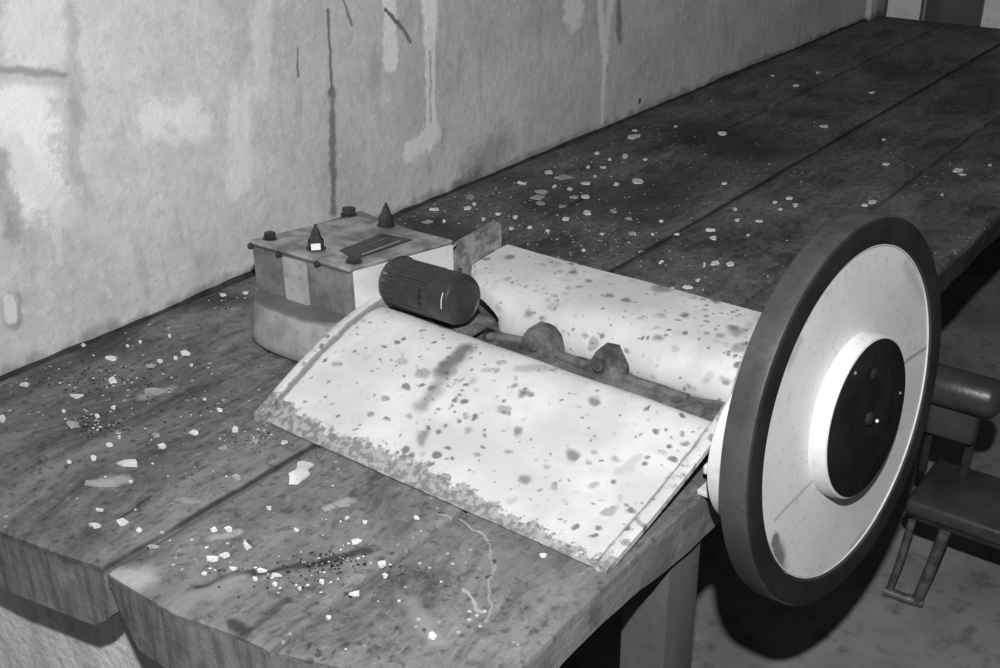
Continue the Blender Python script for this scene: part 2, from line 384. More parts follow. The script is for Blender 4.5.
# ------------------------------------------------------------------ workbench
bench = thing('workbench', (.9, 1.3, FLOOR), 'long heavy timber workbench of four grimy planks running along the plaster wall', 'workbench')
XE = [(.60, .749), (.66, .749), (.827, .744), (.93, .708), (1.0, .70), (1.1, .679), (1.25, .678), (1.262, .680), (1.33, .665), (1.46, .641), (1.6, .625), (1.95, .60)]
def plank(y0, y1, thick, ch0, ch1, seed, hh=0.0):
    """ch = (inset, rise) of the bottom corner chamfers on the low-y and high-y side"""
    bm = bmesh.new(); secs = []; r = .007
    X1 = 5.32
    xs = [0, .003, .008, .02, .05]+[.05+(4.62)*((i+1)/90)**1.25 for i in range(90)]
    for i, dx in enumerate(xs):
        e = 1-min(1, dx/.8)
        drop = (.003, .001, .0, 0, 0)[i] if i < 5 else 0
        def xx(y):
            return interp(XE, y)*e + (1-e)*.68 + dx if dx < .8 else .68+dx
        X = .68+dx
        j0 = .004*nz(X*2.3, seed*7.)+.0015*nz(X*11, seed*3.); j1 = .004*nz(X*2.1, seed*5.+50)+.0015*nz(X*12, seed*9.+4)
        a = y0+j0*.6+.005; b = y1+j1*.6-.005
        if y0 < .7: a = y0+j0*2
        wav = 1+.10*nz(X*2.5, seed+20)*min(1,dx*3)
        t = thick*wav
        if y0 < .7: t = thick*(1+.28*math.sin(X*9.5+1.2)*max(0, 1-abs(X-1.1)/1.5)*.6+.15*nz(X*3.7, 4.4))
        ny = 10
        L_ = [(a+ch0[0]*.35, -t+ch0[1]*.55), (a, -t+ch0[1]), (a, -.03), (a, -r), (a+r*.3, -r*.3)]
        Tp = [(a+r+(b-a-2*r)*k/ny, 0 if k in (0, ny) else .0012*nz(X*4, (a+(b-a)*k/ny)*9, seed)-.0006) for k in range(ny+1)]
        R_ = [(b-r*.3, -r*.3), (b, -r), (b, -.03), (b, -t+ch1[1]), (b-ch1[0]*.35, -t+ch1[1]*.55)]
        B_ = [(b-ch1[0]-(b-a-ch0[0]-ch1[0])*k/ny, -t) for k in range(ny+1)]
        secs.append([Vector((xx(y), y, z-drop*(1 if z > -.02 else 0)+hh)) for (y, z) in L_+Tp+R_+B_])
    Rg = loft(bm, secs, cap=False)
    for g_, flip in ((Rg[0], 0), (Rg[-1], 1)):
        T_ = g_[5:16]; Bt = g_[21:32][::-1]; Lf = g_[:5]; Rt = g_[16:21]
        for k in range(10): bm.faces.new((Bt[k], Bt[k+1], T_[k+1], T_[k]))
        bm.faces.new([Bt[0], T_[0]]+Lf[::-1]); bm.faces.new([Bt[10]]+Rt[::-1]+[T_[10]])
    bmesh.ops.triangulate(bm, faces=[f for f in bm.faces if len(f.verts) > 4])
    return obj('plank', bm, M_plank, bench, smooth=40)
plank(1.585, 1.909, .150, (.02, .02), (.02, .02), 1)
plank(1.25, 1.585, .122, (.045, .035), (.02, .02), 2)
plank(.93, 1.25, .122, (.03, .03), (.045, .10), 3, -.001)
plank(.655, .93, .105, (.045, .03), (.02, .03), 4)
# front post: square timber with a rounded outer arris
bm = bmesh.new(); box(bm, (1.275, .665, FLOOR), (1.38, .75, -.09), .006, 2)
obj('leg', bm, M_post, bench, smooth=40)
bm = bmesh.new(); box(bm, (4.4, .70, FLOOR), (4.52, .82, -.10), .008); obj('leg', bm, M_post, bench, smooth=40)
bm = bmesh.new(); box(bm, (4.4, 1.70, FLOOR), (4.52, 1.82, -.13), .008); obj('leg', bm, M_post, bench, smooth=40)

# pale boards standing behind the far end of the bench
def board(y0, y1, x, h, lab):
    t = thing('pale_board', (x, (y0+y1)/2, FLOOR), lab, 'board')
    bm = bmesh.new(); box(bm, (x, y0, FLOOR), (x+.03, y1, h), .004); obj('panel', bm, M_pale, t)
    for yy in (y0, y1-.012):
        bm = bmesh.new(); box(bm, (x-.012, yy, FLOOR), (x-.001, yy+.012, h), .002); obj('edge_strip', bm, M_post, t)
board(1.70, 1.88, 5.385, 1.5, 'narrow pale board standing in the corner behind the far end of the bench')
board(.95, 1.45, 5.385, 1.5, 'wide pale board at the top right edge beyond the bench end')

# ------------------------------------------------------------------ the machine
mach = thing('flywheel_machine', (1.5, 1.1, 0), 'rust-spotted white hand-driven machine with flywheel, gearbox and two curved covers lying across the bench', 'machine')
def cover_profile(t):   # t 0 at wheel end, 1 at gearbox end
    R_ = [(1.093, .004), (1.15, .012), (1.213, .022), (1.29, .038), (1.361, .054), (1.41, .066), (1.44, .071), (1.456, .066), (1.464, .052), (1.466, .03)]
    L_ = [(1.093, .006), (1.14, .034), (1.2, .060), (1.26, .085), (1.304, .099), (1.35, .110), (1.385, .113), (1.41, .107), (1.424, .091), (1.428, .06)]
    out = []
    for (a, b), (c, d) in zip(R_, L_):
        bulge = .012*math.sin(math.pi*min(1, max(0, t)))
        out.append((a+(c-a)*t, b+(d-b)*t))
    return out
def smooth_poly(P, n=5):
    Q = []
    for i in range(len(P)-1):
        p0 = P[max(i-1, 0)]; p1 = P[i]; p2 = P[i+1]; p3 = P[min(i+2, len(P)-1)]
        for k in range(n):
            t = k/n
            Q.append(tuple(.5*((2*p1[j])+(-p0[j]+p2[j])*t+(2*p0[j]-5*p1[j]+4*p2[j]-p3[j])*t*t+(-p0[j]+3*p1[j]-3*p2[j]+p3[j])*t**3) for j in range(len(p1))))
    Q.append(tuple(P[-1])); return Q
# front cover
bm = bmesh.new(); secs = []
for i in range(41):
    t = i/40; y = .685+(1.378-.685)*t
    top = smooth_poly(cover_profile(t), 4)
    s = []
    for (x, z) in top:
        s.append(Vector((x, y, z+.0022*nz(x*9, y*9, 1)+.001*nz(x*25, y*25, 5))))
    s += [Vector((x+.002, y, max(z-.007, .0008))) for (x, z) in reversed(top)]
    secs.append(s)
loft(bm, secs)
obj('front_cover', bm, M_front, mach, smooth=50, label='broad curved white cover sloping to the bench, rusted along its lower edge')
def rim_strip(name, P, y0, y1, th, mat, low=None, label=None):
    bm = bmesh.new(); Q = smooth_poly(P, 4); secs = []
    for (x, z) in Q:
        b = z-th if low is None else low
        secs.append([Vector((x, y0, b)), Vector((x, y1, b)), Vector((x, y1, z-.002)), Vector((x, y1-.003, z)), Vector((x, y0+.003, z)), Vector((x, y0, z-.002))])
    loft(bm, secs); return obj(name, bm, mat, mach, smooth=40, label=label)
rim_strip('cover_flange', [(1.09, .016), (1.11, .026), (1.2, .068), (1.304, .107), (1.392, .125), (1.45, .138), (1.5, .147)], 1.375, 1.398, .03, M_front)
rim_strip('cover_flange', [(1.092, .012), (1.11, .014), (1.213, .030), (1.361, .062), (1.424, .080), (1.471, .098)], .668, .690, .012, M_front)
# rear plate (rusty upstanding end plate)
bm = bmesh.new()
P = [(1.45, .03), (1.45, .13), (1.55, .136), (1.636, .150), (1.65, .158), (1.775, .166), (1.79, .155), (1.79, .03)]
loft(bm, [[Vector((x, 1.386, z)) for x, z in P], [Vector((x, 1.397, z)) for x, z in P]])
bmesh.ops.triangulate(bm, faces=[f for f in bm.faces if len(f.verts) > 4])
obj('end_plate', bm, M_tab, mach, label='rust-speckled upright plate beside the gearbox')
# rear cover
RP = [(1.606, .004), (1.600, .022), (1.604, .046), (1.622, .072), (1.652, .089), (1.70, .098), (1.76, .103), (1.80, .104), (1.815, .098), (1.84, .05), (1.86, .004)]
bm = bmesh.new(); secs = []; Q = smooth_poly(RP, 4)
def leftend(x):     # plan outline of the gearbox-side end: corner cut away
    return interp([(1.59, 1.225), (1.60, 1.242), (1.612, 1.265), (1.63, 1.31), (1.65, 1.375), (1.66, 1.384), (2, 1.384)], x)
for i in range(49):
    t = i/48
    s = []
    for (x, z) in Q:
        y1 = leftend(x); y = .675+(y1-.675)*t
        e = min(1, (1-t)*18); ee = math.sqrt(max(0, 1-(1-e)**2))
        zz = z*(.72+.28*ee) if x < 1.68 else z
        wob = .003*nz(y*8, 3.3)*(1 if x < 1.65 else 0)
        s.append(Vector((x+wob, y, max(.001, zz+.0025*nz(x*8, y*8, 2)*(z > .02)))))
    secs.append(s)
loft(bm, secs)
bmesh.ops.triangulate(bm, faces=[f for f in bm.faces if len(f.verts) > 4])
obj('rear_cover', bm, M_rear, mach, smooth=45, label='flatter white cover with rounded front lip, thickly spotted with rust')
# channel bed and shaft
bm = bmesh.new(); secs = []
for i in range(31):
    y = .69+(1.36-.69)*i/30; a = 1.44; b = 1.598
    s = [Vector((a+(b-a)*k/10, y, .022+.008*nz(y*14, k*.9)+.006*math.sin(k*1.1))) for k in range(11)]
    s += [Vector((b, y, .001)), Vector((a, y, .001))]
    secs.append(s)
loft(bm, secs); bmesh.ops.triangulate(bm, faces=[f for f in bm.faces if len(f.verts) > 4])
obj('bed_plate', bm, M_rust, mach, smooth=50)
WC = Vector((1.535, .5, .111)); yaw, pit = -.097, .078
WN = Vector((math.sin(yaw)*math.cos(pit), -math.cos(yaw)*math.cos(pit), math.sin(pit)))
bm = bmesh.new(); lathe(bm, WC, -WN, [(.05, .02), (.118, .02)], 20); obj('shaft', bm, M_rust, mach, smooth=40)
def lug(c, s, seed, spiky=False):
    bm = bmesh.new(); n = 14
    prof = [(-1.1, 0), (-1.0, .35), (-.75, .75), (-.45, 1.0), (.15, 1.02), (.6, .95), (.95, .75), (1.15, .3), (1.25, 0)] if not spiky else [(-1.2, 0), (-1.1, .25), (-.7, .45), (-.3, 1.0), (.1, .95), (.5, 1.05), (.75, .55), (1.1, .35), (1.2, 0)]
    a = [Vector((c[0]-.018, c[1]-p*s*.036, c[2]+q*s*.055)) for p, q in prof]
    b = [Vector((c[0]+.022, c[1]-p*s*.034, c[2]+q*s*.058)) for p, q in prof]
    m_ = [Vector((c[0]-.024, c[1]-p*s*.028, c[2]+q*s*.045)) for p, q in prof]
    loft(bm, [m_, a, b])
    bmesh.ops.triangulate(bm, faces=[f for f in bm.faces if len(f.verts) > 4])
    for v in bm.verts: v.co += Vector((nz(v.co.x*40, v.co.y*40, seed), nz(v.co.y*40, v.co.z*40, seed+1), nz(v.co.z*40, v.co.x*40, seed+2)))*.004
    o = obj('bearing_lug', bm, M_rust, mach, smooth=35)
    bm = bmesh.new(); lathe(bm, (c[0]-.02, c[1], c[2]+.028*s), (-1, 0, .2), [(0, .012), (.008, .012), (.010, .009)], 12)
    obj('nut', bm, M_rust, o, smooth=30)
lug((1.565, 1.12, .018), 1.0, 3); lug((1.565, .975, .02), .95, 8, True)
# rusty bent rod lying in the channel
bm = bmesh.new(); tube(bm, [(1.50, 1.33, .035), (1.52, 1.26, .035), (1.555, 1.21, .032), (1.57, 1.17, .03), (1.56, 1.10, .034), (1.555, 1.0, .03), (1.56, .8, .028)], .009, 10)
obj('bent_rod', bm, M_rust, mach, smooth=40)
bm = bmesh.new(); box(bm, (1.44, 1.19, .080), (1.515, 1.34, .094), .005); box(bm, (1.485, 1.21, .028), (1.515, 1.34, .085), .006)
obj('mounting_bracket', bm, M_rust, mach, smooth=40)

# gearbox -----------------------------------------------------------
def hexa(bm, lo, hi, bev=0):
    a = [bm.verts.new(p) for p in lo]; b = [bm.verts.new(p) for p in hi]; n = len(a)
    fs = [bm.faces.new(a[::-1]), bm.faces.new(b)]
    for i in range(n): fs.append(bm.faces.new((a[i], a[(i+1) % n], b[(i+1) % n], b[i])))
    if bev: bmesh.ops.bevel(bm, geom=list({e for f in fs for e in f.edges}), offset=bev, segments=2, affect='EDGES')
GA, GB, GC, GD = Vector((1.350, 1.402, .200)), Vector((1.616, 1.377, .177)), Vector((1.655, 1.668, .177)), Vector((1.340, 1.664, .200))
def onbox(s_, t_, z_=None, out=0.0):       # s along A->B, t along A->D, on the lid plane (or at height z_)
    p = GA+(GB-GA)*s_+(GD-GA)*t_
    if z_ is not None: p.z = z_
    return p
LN = (GB-GA).cross(GD-GA).normalized()
def onlid(u, v, h=0.0):
    r_ = ray(u, v); return CAM+r_*((GA+LN*h-CAM).dot(LN)/r_.dot(LN))
bm = bmesh.new(); hexa(bm, [onbox(s_, t_, .08) for s_, t_ in ((0, 0), (1, 0), (1, 1), (0, 1))], [p-LN*.007 for p in (GA, GB, GC, GD)], .006)
gb = obj('gearbox_body', bm, M_gear, mach, smooth=40)
bm = bmesh.new(); hexa(bm, [onbox(s_, t_)-LN*.0075 for s_, t_ in ((-.012, -.01), (1.01, -.01), (1.01, 1.01), (-.012, 1.01))], [onbox(s_, t_) for s_, t_ in ((-.012, -.01), (1.01, -.01), (1.01, 1.01), (-.012, 1.01))], .003)
lid = obj('lid', bm, M_gtop, gb, smooth=40)
FN = -(GB-GA).normalized()
def facepanel(t0, t1, z0, z1, th, name, mat, lab=None):
    bm = bmesh.new(); q = [onbox(0, t, z) for t, z in ((t0, z0), (t1, z0), (t1, z1), (t0, z1))]
    hexa(bm, [p-FN*.004 for p in q], [p+FN*th for p in q], .003)
    return obj(name, bm, mat, gb, smooth=40, label=lab)
facepanel(.42, .655, .09, .186, .006, 'raised_panel', M_drum, 'paler raised panel')
facepanel(.10, .39, .095, .182, .003, 'side_panel', M_gear); facepanel(.70, .95, .095, .182, .003, 'side_panel', M_gear)
bm = bmesh.new()
SN = Vector((GB.y-GA.y, -(GB.x-GA.x), 0)).normalized()
q = [onbox(s_, 0, z) for s_, z in ((.03, .09), (1.0, .09), (1.0, .168), (.03, .191))]
hexa(bm, [p-SN*.003 for p in q], [p+SN*.004 for p in q], .002)
obj('side_plate', bm, M_white, gb, label='clean white painted side plate')
bm = bmesh.new(); secs = []
def drum_out(k, z):
    pts = []
    for i in range(33):
        a = math.pi*i/32; cy, ry, cx, rx = 1.527, .133, 1.392, .102
        c_, s_ = math.cos(a), math.sin(a)
        pts.append((cx-rx*abs(s_)**.62*k, cy+ry*(1 if c_ > 0 else -1)*abs(c_)**.62*(.5+.5*k)))
    pts += [(1.60, 1.405), (1.62, 1.45), (1.62, 1.60), (1.59, 1.632)]
    return [Vector((x, y, z)) for x, y in pts]
for z, k in ((.002, 1.02), (.005, 1.09), (.014, 1.14), (.03, 1.13), (.088, 1.01), (.096, .99), (.098, .97)): secs.append(drum_out(k, z))
loft(bm, secs); bmesh.ops.triangulate(bm, faces=[f for f in bm.faces if len(f.verts) > 4])
obj('gearbox_base', bm, M_base, mach, smooth=40, label='rounded pale base casting')
def low_bolt(u, v, r=.014, h=.018):
    bm = bmesh.new(); lathe(bm, onlid(u, v)-LN*.001, LN, [(0, r*1.35), (.003, r*1.35), (.004, r*.85), (h*.4, r*.85), (h*.42, r*1.1), (h-.002, r*1.1), (h, r*.9)], 6)
    obj('bolt', bm, M_dark, lid, smooth=25)
low_bolt(270, 239, .0115, .015); low_bolt(349, 215, .015, .017); low_bolt(354, 262, .013, .009)
def cap_bolt(u, v, s):
    bm = bmesh.new()
    lathe(bm, onlid(u, v), LN, [(0, .021*s), (.004*s, .021*s), (.0045*s, .017*s), (.022*s, .0165*s), (.027*s, .012*s), (.034*s, .0095*s), (.044*s, .0065*s), (.048*s, .0035*s), (.054*s, .003*s)], 8)
    return obj('lubricator_cap', bm, M_dark, lid, smooth=25)
o = cap_bolt(316, 249, .92)
b0 = onlid(316, 249); dv = Vector((-b0.x, -b0.y, 0)).normalized(); rt = Vector((dv.y, -dv.x, 0))
cc = b0+Vector((0, 0, .011))+dv*.0185
bm = bmesh.new(); loft(bm, [[cc+rt*a+Vector((0, 0, b))+dv*k for a, b in ((-.009, -.006), (.009, -.006), (.009, .006), (-.009, .006))] for k in (-.004, 0)])
obj('paper_tag', bm, M_label, o, label='small pale tag wrapped on the cap')
cap_bolt(386, 226, .92)
for t_, z_ in ((.985, .188), (.69, .188), (.30, .191)):
    bm = bmesh.new(); lathe(bm, onbox(0, t_, z_), FN, [(-.002, .0065), (.006, .0065), (.008, .004)], 10); obj('screw', bm, M_dark, gb, smooth=30)
npts = [onlid(u, v) for u, v in ((340, 251), (381.5, 234.5), (412.5, 240.5), (354, 260))]
bm = bmesh.new(); loft(bm, [[p+LN*k for p in npts] for k in (-.001, .0025)])
npl = obj('nameplate', bm, M_plate, lid, label='dark oblong nameplate with a pale line')
for (a, b, c, d, mt) in (((362, 256), (400, 242), .0012, .0008, M_drum), ((356, 251), (388, 238.5), .0006, .0005, M_gear)):
    p, q = onlid(*a), onlid(*b); sd = (q-p).cross(LN).normalized()
    bm = bmesh.new(); loft(bm, [[p-sd*c+LN*k, q-sd*c+LN*k, q+sd*c+LN*k, p+sd*c+LN*k] for k in (.002, .0033)])
    obj('pale_line', bm, mt, npl)

# motor ---------------------------------------------------------------
MN = Vector((-.105, -1, .078)).normalized(); MS = Vector((1.452, 1.378, .144)); MR = .0470
bm = bmesh.new()
def ribs(t, o_, r): return r*(1+.03*(1 if math.sin(t*22) > 0 else -1)*(1 if .014 < o_ < .125 else 0))
lathe(bm, MS, MN, [(0, MR*1.02), (.010, MR*1.1), (.016, MR*1.02), (.018, MR), (.12, MR), (.135, MR*.96)], 132, rfun=ribs)
mo = obj('motor_housing', bm, M_motor, mach, smooth=25, label='ribbed dark cylinder')
bm = bmesh.new()
lathe(bm, MS, MN, [(.133, MR*.96), (.135, MR*1.02), (.172, MR*1.02), (.177, MR*.98), (.181, MR*.93), (.182, MR*.85), (.180, MR*.80), (.181, MR*.3), (.182, MR*.1)], 64)
obj('end_cap', bm, M_motor, mo, smooth=30)
X2 = Vector((-1, .105, 0)).normalized(); Z2 = MN.cross(X2).normalized()
if Z2.z < 0: Z2 = -Z2
def mpt(o_, a, r): return MS+MN*o_+(X2*math.cos(a)+Z2*math.sin(a))*r
bm = bmesh.new(); tube(bm, [mpt(.172, -.05+.07*k, MR*1.015) for k in range(10)], .0009, 6)
obj('scratched_edge', bm, M_label, mo)
bm = bmesh.new(); secs = []
for oo in (.05, .112):
    aa = [-.35+.09*k for k in range(11)]
    secs.append([mpt(oo, a, MR) for a in aa]+[mpt(oo, a, MR*1.06) for a in reversed(aa)])
loft(bm, secs); bmesh.ops.triangulate(bm, faces=[f for f in bm.faces if len(f.verts) > 4])
obj('rating_plate', bm, M_dark, mo, smooth=30)
bm = bmesh.new(); lathe(bm, mpt(.155, 2.0, MR), (X2*math.cos(2.0)+Z2*math.sin(2.0)), [(-.001, .0045), (.007, .0045), (.009, .0025)], 8); obj('screw', bm, M_dark, mo, smooth=30)

# flywheel --------------------------------------------------------------
def wl(name, prof, mat, parent, n=128, sm=28, **k):
    bm = bmesh.new(); lathe(bm, WC, WN, prof, n); return obj(name, bm, mat, parent, smooth=sm, **k)
def ringmesh(prof, n=160):
    bm = bmesh.new(); x, y, z = frame(WN); R_ = []
    for (o_, r) in prof: R_.append([bm.verts.new(WC+z*o_+(x*math.cos(2*math.pi*i/n)+y*math.sin(2*math.pi*i/n))*r) for i in range(n)])
    for a, b in zip(R_, R_[1:]+R_[:1]):
        for i in range(n): bm.faces.new((a[i], a[(i+1) % n], b[(i+1) % n], b[i]))
    return bm
RR = .3125
fw = wl('flywheel', [(-.040, .262), (-.040, .268), (-.006, .2685), (-.0035, .264), (-.0045, .20), (-.004, .128)], mat_disc(WC-WN*.0042, WN), mach, label='pale enamelled wheel disc')
obj('tyre', ringmesh([(-.0435, .262), (-.0445, RR-.004), (-.042, RR-.001), (-.021, RR), (-.002, RR-.0008), (-.0005, RR-.0015)][::1] + [(0, RR-.003), (.001, .273), (-.001, .2695), (-.01, .2688)]), M_rim, fw, smooth=30, label='dull dark tyre around the wheel disc')
obj('tyre_face', ringmesh([(.0006, RR-.0035), (.0022, RR-.006), (.0026, .275), (.0012, .2705)]), M_rimf, fw, smooth=30, label='matt black front face of the tyre')
obj('rim_bead', ringmesh([(-.004, .2655), (-.0015, .2655), (-.0015, .2672), (-.004, .2672)]), M_white, fw, smooth=40)
wl('hub_boss', [(-.004, .1335), (.010, .1325), (.021, .1300), (.0225, .1275)], M_white, fw, label='bright white raised hub')
hc = wl('hub_cap', [(.018, .1265), (.0238, .1262), (.0245, .1245), (.0235, .05)], M_hubd, fw, label='black round hub cap')
bm = bmesh.new(); lathe(bm, WC, WN, [(.022, .011), (.029, .010), (.031, .006)], 14); obj('centre_screw', bm, M_rimf, hc, smooth=30)
X_, Y_, Z_ = frame(WN)
def onface(u, v, o_):
    r = ray(u, v); t = (WC+WN*o_-CAM).dot(WN)/r.dot(WN); return CAM+r*t
for (u, v, r_, mt) in ((870, 419, .0035, M_gear), (877, 421, .003, M_label), (874, 374, .010, M_rimf), (900, 393, .0025, M_gear), (855, 373, .003, M_gear)):
    bm = bmesh.new(); lathe(bm, onface(u, v, .0245)-WN*.002, WN, [(0, r_), (.003, r_), (.0045, r_*.5)], 10); obj('rivet', bm, mt, hc, smooth=30)
wl('back_dish', [(-.112, .05), (-.112, .19), (-.102, .205), (-.082, .222), (-.044, .258)], M_white, fw, label='white domed back of the wheel')
bm = bmesh.new(); lathe(bm, (1.408, .60, .083), WN, [(-.012, .117), (-.008, .123), (.014, .123), (.018, .117)], 64)
obj('bearing_housing', bm, M_white, mach, smooth=30, label='white rounded housing peeping out behind the wheel')
bm = bmesh.new(); box(bm, (1.36, .610, .030), (1.40, .664, .046), .003); box(bm, (1.345, .610, .0), (1.39, .664, .009), .002)
obj('stay_bracket', bm, M_white, mach, label='short white bracket between cover and wheel')

# ------------------------------------------------------------------ low seat on the right
st = thing('low_bench', (2.37, .35, FLOOR), 'low dark padded bench with rolled backrest standing behind the wheel at right', 'bench')
bm = bmesh.new(); box(bm, (2.255, .08, -.52), (2.48, .592, -.48), .012, 3)
obj('seat', bm, M_vinyl, st, smooth=40)
bm = bmesh.new(); box(bm, (2.27, .10, -.538), (2.465, .575, -.519), .004); obj('seat_frame', bm, M_dark, st, smooth=40)
bm = bmesh.new()
lathe(bm, (2.39, .66, -.243), (0, -1, 0), [(0, .03), (.008, .042), (.02, .046), (.180, .046), (.192, .041), (.20, .03)], 32)
obj('back_roll', bm, M_vinyl, st, smooth=40)
bm = bmesh.new(); box(bm, (2.385, .50, -.375), (2.42, .64, -.275), .01, 3); obj('back_panel', bm, M_vinyl, st, smooth=40)
for yy in (.515, .61):
    bm = bmesh.new(); box(bm, (2.422, yy-.01, -.50), (2.434, yy+.01, -.28), .003); obj('back_bracket', bm, M_dark, st)
def leg(y0, y1):
    r = .0115; z0, z1 = -.535, FLOOR+.014
    bm = bmesh.new(); tube(bm, [(2.262, y0-.012, z0), (2.255, y0-.004, -.64), (2.245, y0+.006, z1+.01), (2.243, y0+.006, z1)], r*.8, 10)
    obj('leg', bm, M_leg, st, smooth=40)
    bm = bmesh.new(); tube(bm, [(2.262, y1-.006, z0), (2.256, y1+.008, -.64), (2.25, y1+.022, z1)], r*1.15, 10); obj('leg', bm, M_leg, st, smooth=40)
    bm = bmesh.new(); tube(bm, [(2.243, y0+.018, z1), (2.245, (y0+y1)/2+.012, z1-.002), (2.25, y1+.008, z1)], .0115, 10); obj('foot_rail', bm, M_leg, st, smooth=40)
leg(.582, .502)
leg(.20, .12)

# ------------------------------------------------------------------ paint flakes
random.seed(11)
def flake(u, v, wpx, hpx, mat, label, group=None, tri=0, name='paint_flake'):
    p = pl(u, v)
    ex = (pl(u+1, v)-p).length*wpx/2; ey = (pl(u, v+1)-p).length*hpx/2
    dx = (pl(u+1, v)-p).normalized(); dy = (pl(u, v-1)-p).normalized()
    n = random.choice((5, 6, 7)) if not tri else tri
    bm = bmesh.new(); c = bm.verts.new(p+Vector((0, 0, .0035))); ring = []; low = []
    a0 = random.random()*6
    for i in range(n):
        a = a0+2*math.pi*(i+random.uniform(-.25, .25))/n; r = random.uniform(.5, 1.15)
        q = p+dx*math.cos(a)*ex*r+dy*math.sin(a)*ey*r; q.z = 0
        ring.append(bm.verts.new(q+Vector((0, 0, .0028+.0022*random.random())))); low.append(bm.verts.new(q*1+Vector((0, 0, .0006))))
    for i in range(n):
        j = (i+1) % n; bm.faces.new((c, ring[i], ring[j])); bm.faces.new((ring[i], low[i], low[j], ring[j]))
    bm.faces.new(low[::-1])
    o = obj(name, bm, mat, None)
    o['label'] = label; o['category'] = 'paint flake'
    if group: o['group'] = group
    return o
Wt, G = M_flake, M_flakeg
uniq = [(129, 464, 27, 9, Wt, 'large white oblong flake alone on the near left plank'),
 (101, 484, 40, 9, G, 'long dull grey flake lying below the white oblong flake'),
 (74, 425, 20, 10, G, 'square grey flake beside dark crumbs near the left edge'),
 (195, 434, 13, 7, Wt, 'white rectangular flake left of the front cover corner'),
 (76, 397, 14, 6, Wt, 'white four-sided flake just above the square grey one'),
 (111, 359, 15, 5, Wt, 'white oval flake nearest the foot of the plaster wall'),
 (123, 524, 12, 8, Wt, 'thick white flake near the corner end of the plank gap'),
 (163, 448, 12, 6, Wt, 'small bright flake right of the large white oblong flake'),
 (247, 547, 10, 8, Wt, 'pointed white flake on the near plank right of the plank gap'),
 (355.6, 542, 12, 7, Wt, 'white flake on the near plank beside the black crack end'),
 (433, 637, 9, 13, Wt, 'upright white flake near the bottom edge of the picture'),
 (355.6, 595, 13, 5, Wt, 'flat white flake below the black crack on the near plank'),
 (382, 566, 11, 8, Wt, 'white flake right of the crack, near the scratched arc'),
 (186, 354, 12, 6, Wt, 'white lump-like flake left of the gearbox base'),
 (157, 392, 30, 7, G, 'long faint grey flake between wall and plank gap'),
 (633, 137, 17, 5, Wt, 'white flake topmost of those close to the wall behind the machine'),
 (722, 134, 11, 3.5, Wt, 'lone small white flake right of the dark stain far along the bench'),
 (638, 182, 14, 5.5, Wt, 'bright flake at the right of the scatter behind the machine'),
 (563.5, 178, 18, 5, G, 'widest flat grey flake in the scatter behind the machine'),
 (538, 198, 18, 6, G, 'grey oval flake at the left of the scatter behind the machine'),
 (587, 213, 10, 6, Wt, 'white roundish flake nearest the rear cover in the scatter'),
 (468.5, 209, 12, 4, Wt, 'white flake between the wall and the end plate'),
 (714, 264, 10, 6, Wt, 'white flake beside the far edge of the rear cover'),
 (688, 288, 15, 5, Wt, 'broken white flake touching the rear cover far edge'),
 (958, 171, 11, 3.5, Wt, 'white flake right of the top of the flywheel'),
 (872, 203, 11, 3.5, Wt, 'white flake on the plank gap just above the flywheel'),
 (824, 127, 11, 3, Wt, 'thin white flake on the second plank far above the flywheel')]
for (u, v, a, b, mt, lab) in uniq: flake(u, v, a, b, mt, lab)
# big irregular notched flake
p = [(-11, 8), (-12, 2), (-4, -2), (-3, -10), (2, -12), (11, -10), (13, -8), (6, -3), (9, 2), (2, 7), (-3, 11), (-12, 11)]
bm = bmesh.new()
T = [pl(301+a, 474+b) for a, b in p]
loft(bm, [[q+Vector((0, 0, .0007)) for q in T], [q+Vector((0, 0, .004+.002*math.sin(i))) for i, q in enumerate(T)]])
bmesh.ops.triangulate(bm, faces=[f for f in bm.faces if len(f.verts) > 4])
o = obj('paint_flake', bm, M_flake); o['label'] = 'largest white notched paint flake just below the front cover'; o['category'] = 'paint flake'
near_l = [(93.5, 459, 9, 6), (69, 463, 6, 4), (156, 436, 11, 5, 1), (235, 431, 9, 7), (222, 449, 12, 4, 1), (110, 446, 9, 3), (100, 511, 15, 3.5), (96, 527, 14, 4.5), (139, 531, 6, 6), (131, 483, 5, 3), (2, 420, 9, 7), (26, 386, 11, 5), (112, 381, 9, 7),
  (114, 409, 5, 4), (176, 359, 5, 4), (83, 346, 7, 2.5), (223, 296, 7, 3), (170, 337, 4, 3), (140, 343, 4, 3), (97, 417, 7, 4), (220, 411, 7, 3), (246, 294, 7, 3), (256, 442, 9, 4, 1), (237, 478, 10, 6, 1), (284, 443, 7, 5), (119, 438, 4, 3), (64, 412, 4, 3), (152, 548, 14, 4, 1), (205, 400, 5, 2), (150, 367, 12, 4, 1), (160, 362, 8, 3), (192, 366, 5, 3), (128, 347, 4, 2)]
near_r = [(269, 509, 6, 4), (214, 531, 12, 5), (229, 530, 10, 5), (226, 556, 14, 6), (233, 570, 8, 4), (213, 560, 13, 5), (276, 576, 14, 5), (328, 619, 7, 4), (275, 585, 7, 5), (342, 506, 18, 4, 1), (325, 510, 10, 4, 1), (416, 519, 8, 3), (543, 557, 9, 4), (322, 583, 9, 5), (256, 580, 7, 4), (262, 572, 12, 4), (296, 531, 6, 3), (205, 575, 7, 3), (347, 519, 6, 3), (365, 523, 7, 3), (385, 577, 7, 4), (300, 590, 5, 3), (495, 520, 5, 3)]
